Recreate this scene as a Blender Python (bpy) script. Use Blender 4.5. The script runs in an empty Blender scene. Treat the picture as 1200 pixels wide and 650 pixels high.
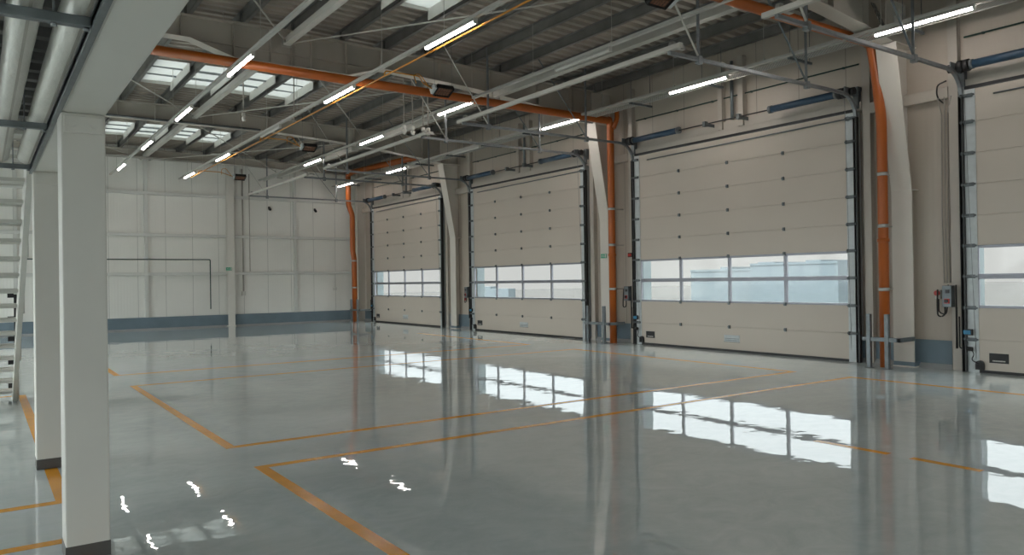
import bpy, bmesh, math, random
from mathutils import Vector, Matrix
random.seed(7)
C = bpy.context.scene.collection
R = math.radians
H = 1.6                      # eye height
WX = 13.38                   # inner face of the door wall liner
FY = 30.26                   # inner face of the far wall liner

# ------------------------------------------------------------------ materials
def mat(name, col, rough=0.5, metal=0.0, var=0.06, scale=3.0, bump=0.0, bscale=40.0, spec=0.5, stretch=(1, 1, 1)):
    m = bpy.data.materials.new(name); m.use_nodes = True
    n = m.node_tree.nodes; l = m.node_tree.links
    b = n['Principled BSDF']
    tc = n.new('ShaderNodeTexCoord'); mp = n.new('ShaderNodeMapping'); mp.inputs['Scale'].default_value = stretch
    l.new(tc.outputs['Object'], mp.inputs['Vector'])
    no = n.new('ShaderNodeTexNoise'); no.inputs['Scale'].default_value = scale; no.inputs['Detail'].default_value = 5
    l.new(mp.outputs['Vector'], no.inputs['Vector'])
    cr = n.new('ShaderNodeValToRGB')
    lo = [max(0, c * (1 - var)) for c in col]; hi = [min(1, c * (1 + var)) for c in col]
    cr.color_ramp.elements[0].position = 0.3; cr.color_ramp.elements[1].position = 0.7
    cr.color_ramp.elements[0].color = (*lo, 1); cr.color_ramp.elements[1].color = (*hi, 1)
    l.new(no.outputs['Fac'], cr.inputs['Fac']); l.new(cr.outputs['Color'], b.inputs['Base Color'])
    b.inputs['Roughness'].default_value = rough; b.inputs['Metallic'].default_value = metal
    b.inputs['Specular IOR Level'].default_value = spec
    if bump:
        n2 = n.new('ShaderNodeTexNoise'); n2.inputs['Scale'].default_value = bscale; n2.inputs['Detail'].default_value = 3
        l.new(mp.outputs['Vector'], n2.inputs['Vector'])
        bp = n.new('ShaderNodeBump'); bp.inputs['Strength'].default_value = 1; bp.inputs['Distance'].default_value = bump
        l.new(n2.outputs['Fac'], bp.inputs['Height']); l.new(bp.outputs['Normal'], b.inputs['Normal'])
    return m

def emis(name, col, s):
    m = bpy.data.materials.new(name); m.use_nodes = True
    n = m.node_tree.nodes; l = m.node_tree.links
    b = n['Principled BSDF']; b.inputs['Base Color'].default_value = (*[c * .8 for c in col], 1)
    b.inputs['Emission Color'].default_value = (*col, 1); b.inputs['Emission Strength'].default_value = s
    return m

def floor_mat():
    m = bpy.data.materials.new('polished_epoxy_floor'); m.use_nodes = True
    n = m.node_tree.nodes; l = m.node_tree.links; b = n['Principled BSDF']
    tc = n.new('ShaderNodeTexCoord')
    a = n.new('ShaderNodeTexNoise'); a.inputs['Scale'].default_value = 0.35; a.inputs['Detail'].default_value = 8; a.inputs['Roughness'].default_value = .62; a.inputs['Distortion'].default_value = .8
    l.new(tc.outputs['Object'], a.inputs['Vector'])
    cr = n.new('ShaderNodeValToRGB')
    cr.color_ramp.elements[0].position = .32; cr.color_ramp.elements[1].position = .70
    cr.color_ramp.elements[0].color = (.53, .59, .585, 1); cr.color_ramp.elements[1].color = (.67, .73, .725, 1)
    l.new(a.outputs['Fac'], cr.inputs['Fac'])
    # fine trowel streaks
    mp = n.new('ShaderNodeMapping'); mp.inputs['Scale'].default_value = (1, 1.3, 1)
    l.new(tc.outputs['Object'], mp.inputs['Vector'])
    s = n.new('ShaderNodeTexNoise'); s.inputs['Scale'].default_value = 2.6; s.inputs['Detail'].default_value = 9; s.inputs['Roughness'].default_value = .7; s.inputs['Distortion'].default_value = 1.6
    l.new(mp.outputs['Vector'], s.inputs['Vector'])
    mx = n.new('ShaderNodeMix'); mx.data_type = 'RGBA'; mx.blend_type = 'OVERLAY'; mx.inputs[0].default_value = .35
    l.new(cr.outputs['Color'], mx.inputs[6]); l.new(s.outputs['Fac'], mx.inputs[7])
    l.new(mx.outputs[2], b.inputs['Base Color'])
    b.inputs['Roughness'].default_value = .014; b.inputs['IOR'].default_value = 1.72
    # gentle waviness of the coating
    w = n.new('ShaderNodeTexNoise'); w.inputs['Scale'].default_value = 1.7; w.inputs['Detail'].default_value = 3; w.inputs['Roughness'].default_value = .5
    l.new(tc.outputs['Object'], w.inputs['Vector'])
    bp = n.new('ShaderNodeBump'); bp.inputs['Strength'].default_value = 1; bp.inputs['Distance'].default_value = .0026
    l.new(w.outputs['Fac'], bp.inputs['Height']); l.new(bp.outputs['Normal'], b.inputs['Normal'])
    return m

def panel_mat(name, col, axis, pitch, dark=.55, rough=.45):
    """liner panels: fine vertical micro ribs and a joint every `pitch` metres along an axis"""
    m = mat(name, col, rough, 0, .035, .6)
    n = m.node_tree.nodes; l = m.node_tree.links; b = n['Principled BSDF']
    cr = [x for x in n if x.type == 'VALTORGB'][0]
    tc = [x for x in n if x.type == 'TEX_COORD'][0]
    sp = n.new('ShaderNodeSeparateXYZ'); l.new(tc.outputs['Object'], sp.inputs[0])
    dv = n.new('ShaderNodeMath'); dv.operation = 'DIVIDE'; dv.inputs[1].default_value = pitch; l.new(sp.outputs[axis], dv.inputs[0])
    fr = n.new('ShaderNodeMath'); fr.operation = 'FRACT'; l.new(dv.outputs[0], fr.inputs[0])
    lt = n.new('ShaderNodeMath'); lt.operation = 'LESS_THAN'; lt.inputs[1].default_value = .014 / pitch; l.new(fr.outputs[0], lt.inputs[0])
    mx = n.new('ShaderNodeMix'); mx.data_type = 'RGBA'; l.new(lt.outputs[0], mx.inputs[0])
    l.new(cr.outputs['Color'], mx.inputs[6]); mx.inputs[7].default_value = (*[c * dark for c in col], 1)
    l.new(mx.outputs[2], b.inputs['Base Color'])
    d2 = n.new('ShaderNodeMath'); d2.operation = 'MULTIPLY'; d2.inputs[1].default_value = 2 * math.pi / .1; l.new(sp.outputs[axis], d2.inputs[0])
    si = n.new('ShaderNodeMath'); si.operation = 'SINE'; l.new(d2.outputs[0], si.inputs[0])
    bp = n.new('ShaderNodeBump'); bp.inputs['Strength'].default_value = .6; bp.inputs['Distance'].default_value = .0015
    l.new(si.outputs[0], bp.inputs['Height']); l.new(bp.outputs['Normal'], b.inputs['Normal'])
    return m

def glass_mat():
    m = bpy.data.materials.new('clear_door_glazing'); m.use_nodes = True
    n = m.node_tree.nodes; l = m.node_tree.links; n.remove(n['Principled BSDF'])
    o = n['Material Output']; t = n.new('ShaderNodeBsdfTransparent'); t.inputs[0].default_value = (.93, .95, .95, 1)
    g = n.new('ShaderNodeBsdfGlossy'); g.inputs['Roughness'].default_value = .05
    mx = n.new('ShaderNodeMixShader'); mx.inputs[0].default_value = .05
    no = n.new('ShaderNodeTexNoise'); no.inputs['Scale'].default_value = 2
    mr = n.new('ShaderNodeMapRange'); mr.inputs['To Min'].default_value = .03; mr.inputs['To Max'].default_value = .07
    l.new(no.outputs['Fac'], mr.inputs['Value']); l.new(mr.outputs[0], mx.inputs[0])
    l.new(t.outputs[0], mx.inputs[1]); l.new(g.outputs[0], mx.inputs[2]); l.new(mx.outputs[0], o.inputs[0])
    return m

def skylight_mat():
    m = bpy.data.materials.new('opal_rooflight_sheet'); m.use_nodes = True
    n = m.node_tree.nodes; l = m.node_tree.links; n.remove(n['Principled BSDF'])
    o = n['Material Output']; t = n.new('ShaderNodeBsdfTranslucent'); d = n.new('ShaderNodeBsdfDiffuse')
    no = n.new('ShaderNodeTexNoise'); no.inputs['Scale'].default_value = 1.5
    cr = n.new('ShaderNodeValToRGB'); cr.color_ramp.elements[0].color = (.27, .285, .28, 1); cr.color_ramp.elements[1].color = (.31, .325, .32, 1)
    l.new(no.outputs['Fac'], cr.inputs[0]); l.new(cr.outputs[0], t.inputs[0]); d.inputs[0].default_value = (.6, .6, .58, 1)
    mx = n.new('ShaderNodeMixShader'); mx.inputs[0].default_value = .25
    l.new(t.outputs[0], mx.inputs[1]); l.new(d.outputs[0], mx.inputs[2]); l.new(mx.outputs[0], o.inputs[0])
    return m

def perf_mat():
    """galvanised tray steel with rows of punched slots"""
    m = mat('perforated_galvanised', (.60, .60, .57), .45, .2, .1, 5)
    n = m.node_tree.nodes; l = m.node_tree.links; b = n['Principled BSDF']
    tc = [x for x in n if x.type == 'TEX_COORD'][0]
    br = n.new('ShaderNodeTexBrick'); br.inputs['Scale'].default_value = 1; br.inputs['Brick Width'].default_value = .06
    br.inputs['Row Height'].default_value = .03; br.inputs['Mortar Size'].default_value = .009; br.offset = .5
    mp = n.new('ShaderNodeMapping'); mp.inputs['Rotation'].default_value = (0, 0, R(90))
    l.new(tc.outputs['Object'], mp.inputs[0]); l.new(mp.outputs[0], br.inputs['Vector'])
    br.inputs['Color1'].default_value = (.03, .03, .03, 1); br.inputs['Color2'].default_value = (.04, .04, .04, 1); br.inputs['Mortar'].default_value = (.45, .45, .43, 1)
    l.new(br.outputs['Color'], b.inputs['Base Color'])
    return m

M = {}
M['floor'] = floor_mat()
M['wall_d'] = panel_mat('beige_liner_panel_door_wall', (.49, .43, .365), 1, 1.0)
M['wall_f'] = panel_mat('grey_liner_panel_far_wall', (.82, .81, .765), 0, 0.94)
M['wall_o'] = panel_mat('grey_liner_panel', (.66, .66, .63), 1, 1.0)
M['kick'] = mat('blue_grey_concrete_plinth', (.155, .21, .25), .6, 0, .10, 2, .001)
M['kerb'] = mat('pale_sealant_strip', (.30, .31, .31), .5)
M['post'] = mat('beige_painted_steel', (.50, .455, .40), .4, 0, .04, 1.5)
M['col'] = mat('warm_white_painted_steel', (.66, .62, .56), .42, 0, .04, 1.2)
M['ncol'] = mat('light_grey_painted_steel', (.68, .66, .61), .42, 0, .035, 1.2)
M['raft'] = mat('taupe_painted_rafter_steel', (.49, .455, .40), .45, 0, .06, 1.5)
M['deck'] = mat('dull_galvanised_deck', (.38, .335, .285), .5, .15, .15, 2.5, stretch=(1, .3, 1))
M['purl'] = mat('dark_galvanised_purlin', (.22, .22, .21), .42, .6, .15, 3)
M['strut'] = mat('pale_painted_tube', (.50, .49, .45), .4, 0, .05, 2)
M['galv'] = mat('galvanised_steel', (.25, .27, .28), .38, .5, .12, 12)
M['galvd'] = mat('dark_galvanised_steel', (.17, .19, .20), .4, .5, .15, 10)
M['plate'] = mat('bright_zinc_plate', (.56, .60, .61), .4, .1, .08, 8)
M['black'] = mat('black_rubber', (.012, .012, .013), .5, 0, .1, 5)
M['dsteel'] = mat('black_steel', (.03, .03, .03), .4, .3, .1, 5)
M['door'] = mat('light_beige_door_skin', (.58, .515, .445), .42, 0, .02, .8, .0006, 60)
M['alu'] = mat('anodised_aluminium', (.30, .31, .35), .35, .4, .06, 6)
M['spring'] = mat('blue_painted_spring_tube', (.035, .075, .125), .35, .1, .15, 8)
M['orange'] = mat('orange_pvc_drain_pipe', (.42, .10, .012), .35, 0, .10, 2)
M['yellow'] = mat('yellow_gas_pipe', (.62, .27, .03), .4, 0, .06, 3)
M['paint'] = mat('worn_yellow_floor_paint', (.78, .33, .015), .22, 0, .10, 4)
M['clip'] = mat('pipe_clip_steel', (.45, .45, .43), .3, .6, .05, 8)
M['tube'] = emis('lit_led_diffuser', (1.0, .92, .87), 33)
M['tubeoff'] = mat('unlit_diffuser', (.62, .61, .57), .4, 0, .02, 3)
M['trunk'] = mat('grey_lighting_rail', (.55, .54, .51), .4, .2, .05, 4)
M['foil'] = mat('crinkled_pvc_insulation_jacket', (.64, .62, .57), .30, .1, .10, 2.5, .006, 9, stretch=(3, 1, 3))
M['tray'] = perf_mat()
M['band'] = mat('dark_grey_foot_paint', (.085, .08, .075), .5, 0, .05, 4)
M['glass'] = glass_mat()
M['sky'] = skylight_mat()
M['heatgrid'] = mat('rusty_ceramic_burner_plate', (.22, .10, .06), .7, .1, .35, 40, .002, 60)
M['white'] = mat('white_plastic', (.62, .61, .57), .4, 0, .03, 4)
M['red'] = mat('red_plastic', (.45, .03, .02), .35, 0, .05, 5)
M['blue'] = mat('blue_plastic', (.03, .22, .40), .4, 0, .05, 5)
M['green'] = mat('green_sign_face', (.05, .42, .25), .4, 0, .05, 5)
M['gpipe'] = mat('dark_green_conduit', (.02, .055, .045), .4, 0, .1, 5)
M['cable'] = mat('pale_cable', (.38, .35, .31), .5, 0, .05, 5)
M['stair'] = mat('grey_painted_stair_steel', (.58, .57, .53), .45, 0, .06, 3)
M['ground'] = mat('pale_concrete_yard', (.031, .031, .030), .9, 0, .08, .3, spec=.1)
M['build'] = mat('haze_blue_cladding', (.036, .052, .061), .7, 0, .05, .5)  # blue of the outdoor haze is mixed into this colour
M['build2'] = mat('haze_grey_cladding', (.043, .058, .066), .7, 0, .05, .5)  # outdoor haze tint is mixed into this colour too

# ------------------------------------------------------------------ mesh builder
class MB:
    def __init__(s): s.bm = bmesh.new()
    def box(s, x0, x1, y0, y1, z0, z1, mtx=None):
        v = [s.bm.verts.new((x, y, z)) for x in (x0, x1) for y in (y0, y1) for z in (z0, z1)]
        for f in ((0, 1, 3, 2), (4, 6, 7, 5), (0, 4, 5, 1), (2, 3, 7, 6), (0, 2, 6, 4), (1, 5, 7, 3)):
            s.bm.faces.new([v[i] for i in f])
        if mtx:
            for q in v: q.co = mtx @ q.co
        return s
    def obox(s, p, q, w, h, up=(0, 0, 1)):
        """box bar from p to q with width w (sideways) and height h"""
        p = Vector(p); q = Vector(q); d = (q - p).normalized(); u = Vector(up)
        if abs(d.dot(u)) > .98: u = Vector((1, 0, 0))
        r = d.cross(u).normalized(); u = r.cross(d)
        v = []
        for c in (p, q):
            for a, b in ((-1, -1), (1, -1), (1, 1), (-1, 1)):
                v.append(s.bm.verts.new(c + r * a * w / 2 + u * b * h / 2))
        for f in ((3, 2, 1, 0), (4, 5, 6, 7), (0, 1, 5, 4), (1, 2, 6, 5), (2, 3, 7, 6), (3, 0, 4, 7)):
            s.bm.faces.new([v[i] for i in f])
        return s
    def prism(s, pts, axis, a, b):
        """2D polygon extruded along axis from a to b. pts are the two other coordinates in xyz order"""
        def mk(p, t):
            if axis == 'x': return (t, p[0], p[1])
            if axis == 'y': return (p[0], t, p[1])
            return (p[0], p[1], t)
        A = [s.bm.verts.new(mk(p, a)) for p in pts]; B = [s.bm.verts.new(mk(p, b)) for p in pts]
        n = len(pts)
        s.bm.faces.new(A); s.bm.faces.new(B[::-1])
        for i in range(n): s.bm.faces.new((A[i], B[i], B[(i + 1) % n], A[(i + 1) % n]))
        return s
    def tube(s, pts, r, seg=12, cap=True, rs=None):
        pts = [Vector(p) for p in pts]; rings = []
        d0 = (pts[1] - pts[0]).normalized()
        u = Vector((0, 0, 1)) if abs(d0.z) < .9 else Vector((1, 0, 0))
        u = (u - d0 * u.dot(d0)).normalized()
        for i, p in enumerate(pts):
            if i == 0: d = pts[1] - pts[0]
            elif i == len(pts) - 1: d = pts[-1] - pts[-2]
            else: d = (pts[i + 1] - p).normalized() + (p - pts[i - 1]).normalized()
            d.normalize(); u = (u - d * u.dot(d)).normalized(); w = d.cross(u)
            rr = rs[i] if rs else r
            rings.append([s.bm.verts.new(p + (u * math.cos(t) + w * math.sin(t)) * rr) for t in [2 * math.pi * k / seg for k in range(seg)]])
        for a, b in zip(rings, rings[1:]):
            for k in range(seg):
                f = s.bm.faces.new((a[k], a[(k + 1) % seg], b[(k + 1) % seg], b[k])); f.smooth = True
        if cap: s.bm.faces.new(rings[0][::-1]); s.bm.faces.new(rings[-1])
        return s
    def build(s, name, m, parent=None, bevel=0, loc=None, **props):
        bmesh.ops.recalc_face_normals(s.bm, faces=s.bm.faces)
        me = bpy.data.meshes.new(name); 
        if loc is not None: bmesh.ops.translate(s.bm, verts=s.bm.verts, vec=-Vector(loc))
        s.bm.to_mesh(me); s.bm.free()
        o = bpy.data.objects.new(name, me); C.objects.link(o); me.materials.append(m)
        if loc is not None: o.location = loc
        if parent: o.parent = parent
        if bevel:
            b = o.modifiers.new('bevel', 'BEVEL'); b.width = bevel; b.segments = 2; b.limit_method = 'ANGLE'
        for k, v in props.items(): o[k] = v
        return o

def tag(o, label, cat, group=None, kind=None):
    o['label'] = label; o['category'] = cat
    if group: o['group'] = group
    if kind: o['kind'] = kind
    return o
def thing(name, label, cat, loc=(0, 0, 0), rz=0, group=None, kind=None):
    o = bpy.data.objects.new(name, None); o.empty_display_size = .1; C.objects.link(o)
    o.location = loc; o.rotation_euler = (0, 0, rz)
    return tag(o, label, cat, group, kind)
def copy_tree(o, parent=None):
    c = o.copy(); C.objects.link(c); c.parent = parent
    for ch in [x for x in C.objects if x.parent == o]: copy_tree(ch, c)
    return c
def bend(pts, r=.15, n=6):
    """round the corners of a polyline"""
    P = [Vector(p) for p in pts]; out = [P[0]]
    for i in range(1, len(P) - 1):
        a = (P[i - 1] - P[i]).normalized(); b = (P[i + 1] - P[i]).normalized()
        s, e = P[i] + a * r, P[i] + b * r
        for k in range(n + 1):
            t = k / n; out.append(s * (1 - t) ** 2 + P[i] * 2 * t * (1 - t) + e * t * t)
    out.append(P[-1]); return out

# ------------------------------------------------------------------ levels of the frame
FR = [-8.42, -0.775, 6.87, 14.515, 22.16, 29.8]
DC = [2.99, 10.62, 18.22, 25.86]          # door centres along the wall
DHW = 2.77                                 # half width of the door leaf
def rz(x): return 6.50 - .0206 * abs(x - 5)     # top of rafters
PH = .19
def dz(x): return rz(x) + PH                    # underside of deck

# ------------------------------------------------------------------ shell
tag(MB().box(-9, 13.5, -8, 30.5, -.2, 0).build('floor', M['floor']), 'glossy grey polished epoxy floor of the empty hall', 'floor', kind='structure')

b = MB()
X0, X1 = 13.38, 13.56
ys = [-8]
for c in DC: ys += [c - 2.82, c + 2.82]
ys.append(30.5)
for i in range(0, len(ys), 2): b.box(X0, X1, ys[i], ys[i + 1], 0, 4.62)
b.box(X0, X1, -8, 30.5, 4.62, 6.72)
tag(b.build('wall_right', M['wall_d']), 'beige ribbed liner panel wall holding the four big doors', 'wall', kind='structure')
tag(MB().box(-9.2, 13.56, FY, FY + .2, 0, 6.8).build('wall_far', M['wall_f']), 'pale grey panelled end wall across the hall', 'wall', kind='structure')
b = MB(); b.box(-9.2, -9, -8, 30.5, 0, .7).box(-9.2, -9, -8, 30.5, 5.4, 6.8)
for y in (-8, -.9, 6.75, 14.4, 22.05, 29.7): b.box(-9.2, -9, y, y + .8, .7, 5.4)
tag(b.build('wall_left', M['wall_o']), 'grey panelled side wall with added glazing beyond the mezzanine', 'wall', kind='structure')
b = MB()
b.box(-9.2, 13.4, -8.2, -8, 0, .6).box(-9.2, 13.4, -8.2, -8, 4.6, 6.8)
for x in (-9.2, -4.6, -.4, 3.8, 8.0, 12.2): b.box(x, x + 1.2 if x > 0 else x + .8, -8.2, -8, .6, 4.6)
tag(b.build('wall_back', M['wall_o']), 'grey panelled wall with added glazing behind the viewer', 'wall', kind='structure')

# plinths
b = MB()
for i in range(0, len(ys), 2): b.box(13.335, 13.379, ys[i], ys[i + 1], 0, .475)
tag(b.build('baseboard_right', M['kick']), 'blue grey concrete plinth along the door wall', 'baseboard', kind='structure')
tag(MB().box(-9, 13.33, FY - .08, FY, 0, .445).build('baseboard_far', M['kick']), 'blue grey concrete plinth along the far wall', 'baseboard', kind='structure')
b = MB()
for i in range(0, len(ys), 2): b.prism([(13.335, 0), (13.335, .08), (13.31, .06), (13.27, .0)], 'y', ys[i], ys[i + 1])
tag(b.build('trim_1', M['kerb']), 'pale sealant strip at the foot of the door wall plinth', 'trim', kind='structure')
tag(MB().prism([(30.18, 0), (30.18, .05), (30.16, .04), (30.12, 0)], 'x', -9, 13.2).build('trim_2', M['kerb']), 'pale sealant strip at the foot of the far wall plinth', 'trim', kind='structure')

# far wall rails and posts
far_posts = [(-3.0, .1), (1.0, .1), (4.98, .12), (10.5, .12)]
zs = [2.03, 3.46, 4.98]
for i, z in enumerate(zs):
    b = MB()
    segs = [(-9, 7.78), (8.06, 13.3)]
    for a, c in segs: b.prism([(FY, z - .06), (FY - .13, z - .06), (FY - .13, z - .03), (FY - .13, z + .05), (FY, z + .05)], 'x', a, c)
    tag(b.build('wall_rail', M['wall_o'], bevel=.006), ['lowest', 'middle', 'topmost'][i] + ' horizontal steel rail across the far wall', 'wall rail')
for x, w in far_posts:
    lab = {-3.0: 'slim post on the far wall left of the staircase', 1.0: 'slim post on the far wall behind the near columns', 4.98: 'slim vertical post on the far wall left of its column', 10.5: 'slim vertical post on the far wall right of its column'}[x]
    tag(MB().box(x - w / 2, x + w / 2, FY - .10, FY, .445, 6.2).build('wall_post', M['wall_o'], bevel=.006), lab, 'wall post')
# far wall column (H section)
b = MB(); b.box(7.79, 8.05, 29.99, 30.005, 0, 6.2).box(7.79, 8.05, 30.19, 30.2, 0, 6.2).box(7.91, 7.93, 30.0, 30.2, 0, 6.2).box(7.77, 8.07, 29.96, 30.2, 0, .03)
tag(b.build('column', M['ncol'], bevel=.003), 'grey H-section column standing against the far wall', 'column', kind='structure')

# ------------------------------------------------------------------ door wall posts, girts
def wall_post(y0, y1, z0, z1, x, lab, m='post'):
    b = MB(); b.box(x, x + .012, y0, y1, z0, z1).box(x, 13.38, y0, y0 + .012, z0, z1).box(x, 13.38, y1 - .012, y1, z0, z1)
    return tag(b.build('wall_post', M[m], bevel=.003), lab, 'wall post')
names = ['nearest', 'second', 'third', 'farthest']
for i, c in enumerate(DC):
    wall_post(c + 2.98, c + 3.14, .0, 6.3, 13.27, 'beige jamb post on the far side of the %s door' % names[i])
    wall_post(c - 3.14, c - 2.98, .0, 6.3, 13.27, 'beige jamb post on the near side of the %s door' % names[i])
    wall_post(c + .20, c + .32, 4.82, 6.3, 13.26, 'beige stub post above the %s door, far one of the pair' % names[i])
    wall_post(c - .36, c - .22, 4.82, 6.3, 13.26, 'beige stub post above the %s door, near one of the pair' % names[i])
    b = MB(); b.tube([(13.30, c - .04, 4.99), (13.30, c - .04, 6.25)], .035, 8)
    tag(b.build('conduit', M['galvd']), 'dark conduit between the stub posts above the %s door' % names[i], 'conduit')
    # transom
    b = MB(); b.box(13.24, 13.38, c - 2.98, c + 2.98, 4.62, 4.78).box(13.30, 13.38, c - 2.98, c + 2.98, 4.78, 4.98)
    tag(b.build('door_lintel', M['post'], bevel=.005), 'beige lintel rail over the %s door' % names[i], 'lintel', kind='thing')
    # high conduit on brackets
    b = MB(); b.tube([(13.33, c - 2.9, 5.50), (13.33, c + 2.9, 5.50)], .014, 8)
    for k in range(6): b.box(13.33, 13.38, c - 2.6 + k * 1.04, c - 2.57 + k * 1.04, 5.485, 5.52)
    tag(b.build('conduit', M['gpipe']), 'thin dark conduit running high across the wall over the %s door' % names[i], 'conduit')
piers = [('between the nearest and second doors', DC[0] + 3.14, DC[1] - 3.14), ('between the second and third doors', DC[1] + 3.14, DC[2] - 3.14), ('between the third and farthest doors', DC[2] + 3.14, DC[3] - 3.14), ('beyond the farthest door', DC[3] + 3.14, 30.2)]
for lab, a, c in piers:
    b = MB(); b.box(13.26, 13.38, a, c, 4.54, 4.73)
    tag(b.build('wall_rail', M['post'], bevel=.005), 'beige girt ' + lab, 'wall rail')

# ------------------------------------------------------------------ columns with haunches + rafters
def plate_poly(b, pts, axis, c, t): b.prism(pts, axis, c - t / 2, c + t / 2)
collab = {-8.42: 'tapered white steel column on the door wall behind the viewer', -.775: 'tapered white steel column on the door wall beside the viewer', 6.87: 'tapered white steel column between the nearest and second doors',
          14.515: 'tapered white steel column between the second and third doors', 22.16: 'tapered white steel column between the third and farthest doors', 29.8: 'tapered white steel column in the far right corner'}
for i, y in enumerate(FR):
    hw = .18; t = .02
    if y < -8: continue
    b = MB()
    # inner flange: straight, then leaning into the room
    if i < 5:
        kz, tz, tx = 3.07, 5.53, 12.70
        b.prism([(13.14, 0), (13.14 + t, 0), (13.14 + t, kz), (tx + t, tz), (tx, tz), (13.14, kz)], 'y', y - hw, y + hw)
        b.prism([(13.16, 0), (13.378, 0), (13.378, 6.34), (12.72, 6.34), (12.72, tz), (13.16, kz)], 'y', y - .008, y + .008)
        b.box(13.16, 13.378, y - hw, y + hw, kz - .01, kz + .01)
        b.box(12.72, 13.378, y - hw, y + hw, tz, tz + .02)
        b.box(13.12, 13.378, y - hw - .01, y + hw + .01, 0, .02)
    else:
        b.box(13.0, 13.02, y - .1, y + .1, 0, 6.3).box(13.02, 13.378, y - .006, y + .006, 0, 6.3).box(13.36, 13.378, y - .1, y + .1, 0, 6.3)
    r = thing('column', collab[y], 'column', (0, 0, 0), 0, None, 'thing')
    b.build('shaft', M['col'], r, bevel=.003)
    if i < 5: MB().box(13.137, 13.375, y - hw - .004, y + hw + .004, 0.0, .09).build('foot_band', M['kick'], r, bevel=.002)

raftlab = ['rafter behind the viewer', 'rafter over the viewer', 'deep taupe roof rafter landing on the column between the nearest and second doors', 'deep taupe roof rafter landing on the column between the second and third doors',
           'deep taupe roof rafter landing on the column between the third and farthest doors', 'slim roof rafter against the far wall']
def zb(x):
    pts = [(-9, 5.9), (1, 6.04), (7.0, 6.04), (8.0, 5.99), (9.14, 5.93), (10.6, 5.80), (11.8, 5.68), (12.70, 5.55)]
    for (a, u), (c, v) in zip(pts, pts[1:]):
        if a <= x <= c: return u + (v - u) * (x - a) / (c - a)
    return 5.55
for i, y in enumerate(FR):
    b = MB(); w = .0075
    xs = [-9, 1, 5, 7.0, 9.14, 10.6, 11.8, 12.70]
    if i == 5:
        top = [(-9, rz(-9)), (5, rz(5)), (12.98, rz(12.98))]
        bot = [(x, z - .27) for x, z in top][::-1]
        b.prism(top + bot, 'y', y - w, y + w)
        for (x0, z0), (x1, z1) in zip(bot, bot[1:]): b.prism([(x0, z0), (x1, z1), (x1, z1 + .015), (x0, z0 + .015)], 'y', y - .1, y + .1)
    else:
        ridge = [(3.14, 6.04), (3.91, 5.80), (6.14, 5.80), (6.9, 6.04)] if i in (2, 3) else []
        low = [(-9, zb(-9)), (1, 6.04)] + ridge + [(7.0, 6.04), (9.14, 5.93), (10.6, 5.80), (11.8, 5.68), (12.70, 5.55)]
        top = [(12.70, rz(12.7)), (5, rz(5)), (-9, rz(-9))]
        b.prism(low + top, 'y', y - w, y + w)
        for (x0, z0), (x1, z1) in zip(low, low[1:]): b.prism([(x0, z0), (x1, z1), (x1, z1 + .02), (x0, z0 + .02)], 'y', y - .14, y + .14)
        if ridge: b.box(3.14, 6.9, y - .05, y + .05, 6.045, 6.06)
        for x in (-6, -3, -1, 1, 3.0, 3.91, 4.6, 5.0, 5.4, 6.14, 6.9, 8.3, 9.6, 11.0, 12.0):
            z0 = 5.80 if (ridge and 3.9 < x < 6.2) else zb(x)
            b.box(x - .006, x + .006, y - .11, y + .11, z0 + .01, rz(x) - .01)
        for k in range(10):       # splice bolts
            for x in (4.93, 5.07): b.box(x - .012, x + .012, y - .12, y - .1, 5.85 + k * .06 if ridge else 6.08 + k * .04, 5.87 + k * .06 if ridge else 6.1 + k * .04)
    for (x0, z0), (x1, z1) in zip(top, top[1:]): b.prism([(x0, z0), (x1, z1), (x1, z1 - .018), (x0, z0 - .018)], 'y', y - .14, y + .14)
    tag(b.build('rafter', M['raft']), raftlab[i], 'rafter', kind='thing')

# purlins (Z sections) on top of the rafters
px = [3.10, 4.08, 5.05, 6.04, 6.99, 7.97, 8.95, 9.92, 10.89, 11.86, 12.8, 2.1, 1.1, .1, -1.0, -2.1, -3.2, -4.3, -5.4, -6.5, -7.6, -8.6]
ordw = sorted(px, reverse=True)
for x in px:
    z = rz(x) + .002; b = MB()
    b.box(x - .004, x + .004, -8, 30.25, z, z + PH - .004).box(x - .004, x + .075, -8, 30.25, z, z + .006).box(x - .075, x + .004, -8, 30.25, z + PH - .01, z + PH - .004)
    b.box(x + .069, x + .075, -8, 30.25, z, z + .024)
    for y in FR: b.box(x - .05, x - .004, y - .09, y + .09, z, z + .17)
    n = ordw.index(x) + 1
    tag(b.build('purlin', M['purl']), 'dark steel roof purlin, number %d counted from the door wall' % n, 'purlin', 'roof purlins', 'thing')

# corrugated deck with rooflight openings
SK = [(-4.95, -2.85), (2.6, 4.75), (10.25, 12.4), (18.35, 20.5), (25.95, 28.1)]  # first two rooflights are out of view, added to bring daylight near
SX0, SX1 = 3.3, 7.2
def deck_strip(b, y0, y1, x0, x1, p=.26):
    n = max(1, round((y1 - y0) / p)); prof = []
    for k in range(n):
        a = y0 + (y1 - y0) * k / n; q = (y1 - y0) / n
        prof += [(a, 0), (a + q * .42, 0), (a + q * .55, .07), (a + q * .87, .07)]
    prof.append((y1, 0))
    xs = sorted({x0, x1} | ({5.0} if x0 < 5 < x1 else set()))
    rows = [[b.bm.verts.new((x, yy, dz(x) + h)) for yy, h in prof] for x in xs]
    for r0, r1 in zip(rows, rows[1:]):
        for k in range(len(prof) - 1): b.bm.faces.new((r0[k], r1[k], r1[k + 1], r0[k + 1]))
b = MB(); y = -8.0
for a, c in SK:
    deck_strip(b, y, a, -9, 13.4); deck_strip(b, a, c, -9, SX0); deck_strip(b, a, c, SX1, 13.4); y = c
deck_strip(b, y, 30.4, -9, 13.4)
tag(b.build('ceiling', M['deck']), 'dark corrugated steel roof deck over the hall', 'ceiling', kind='structure')
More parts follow.
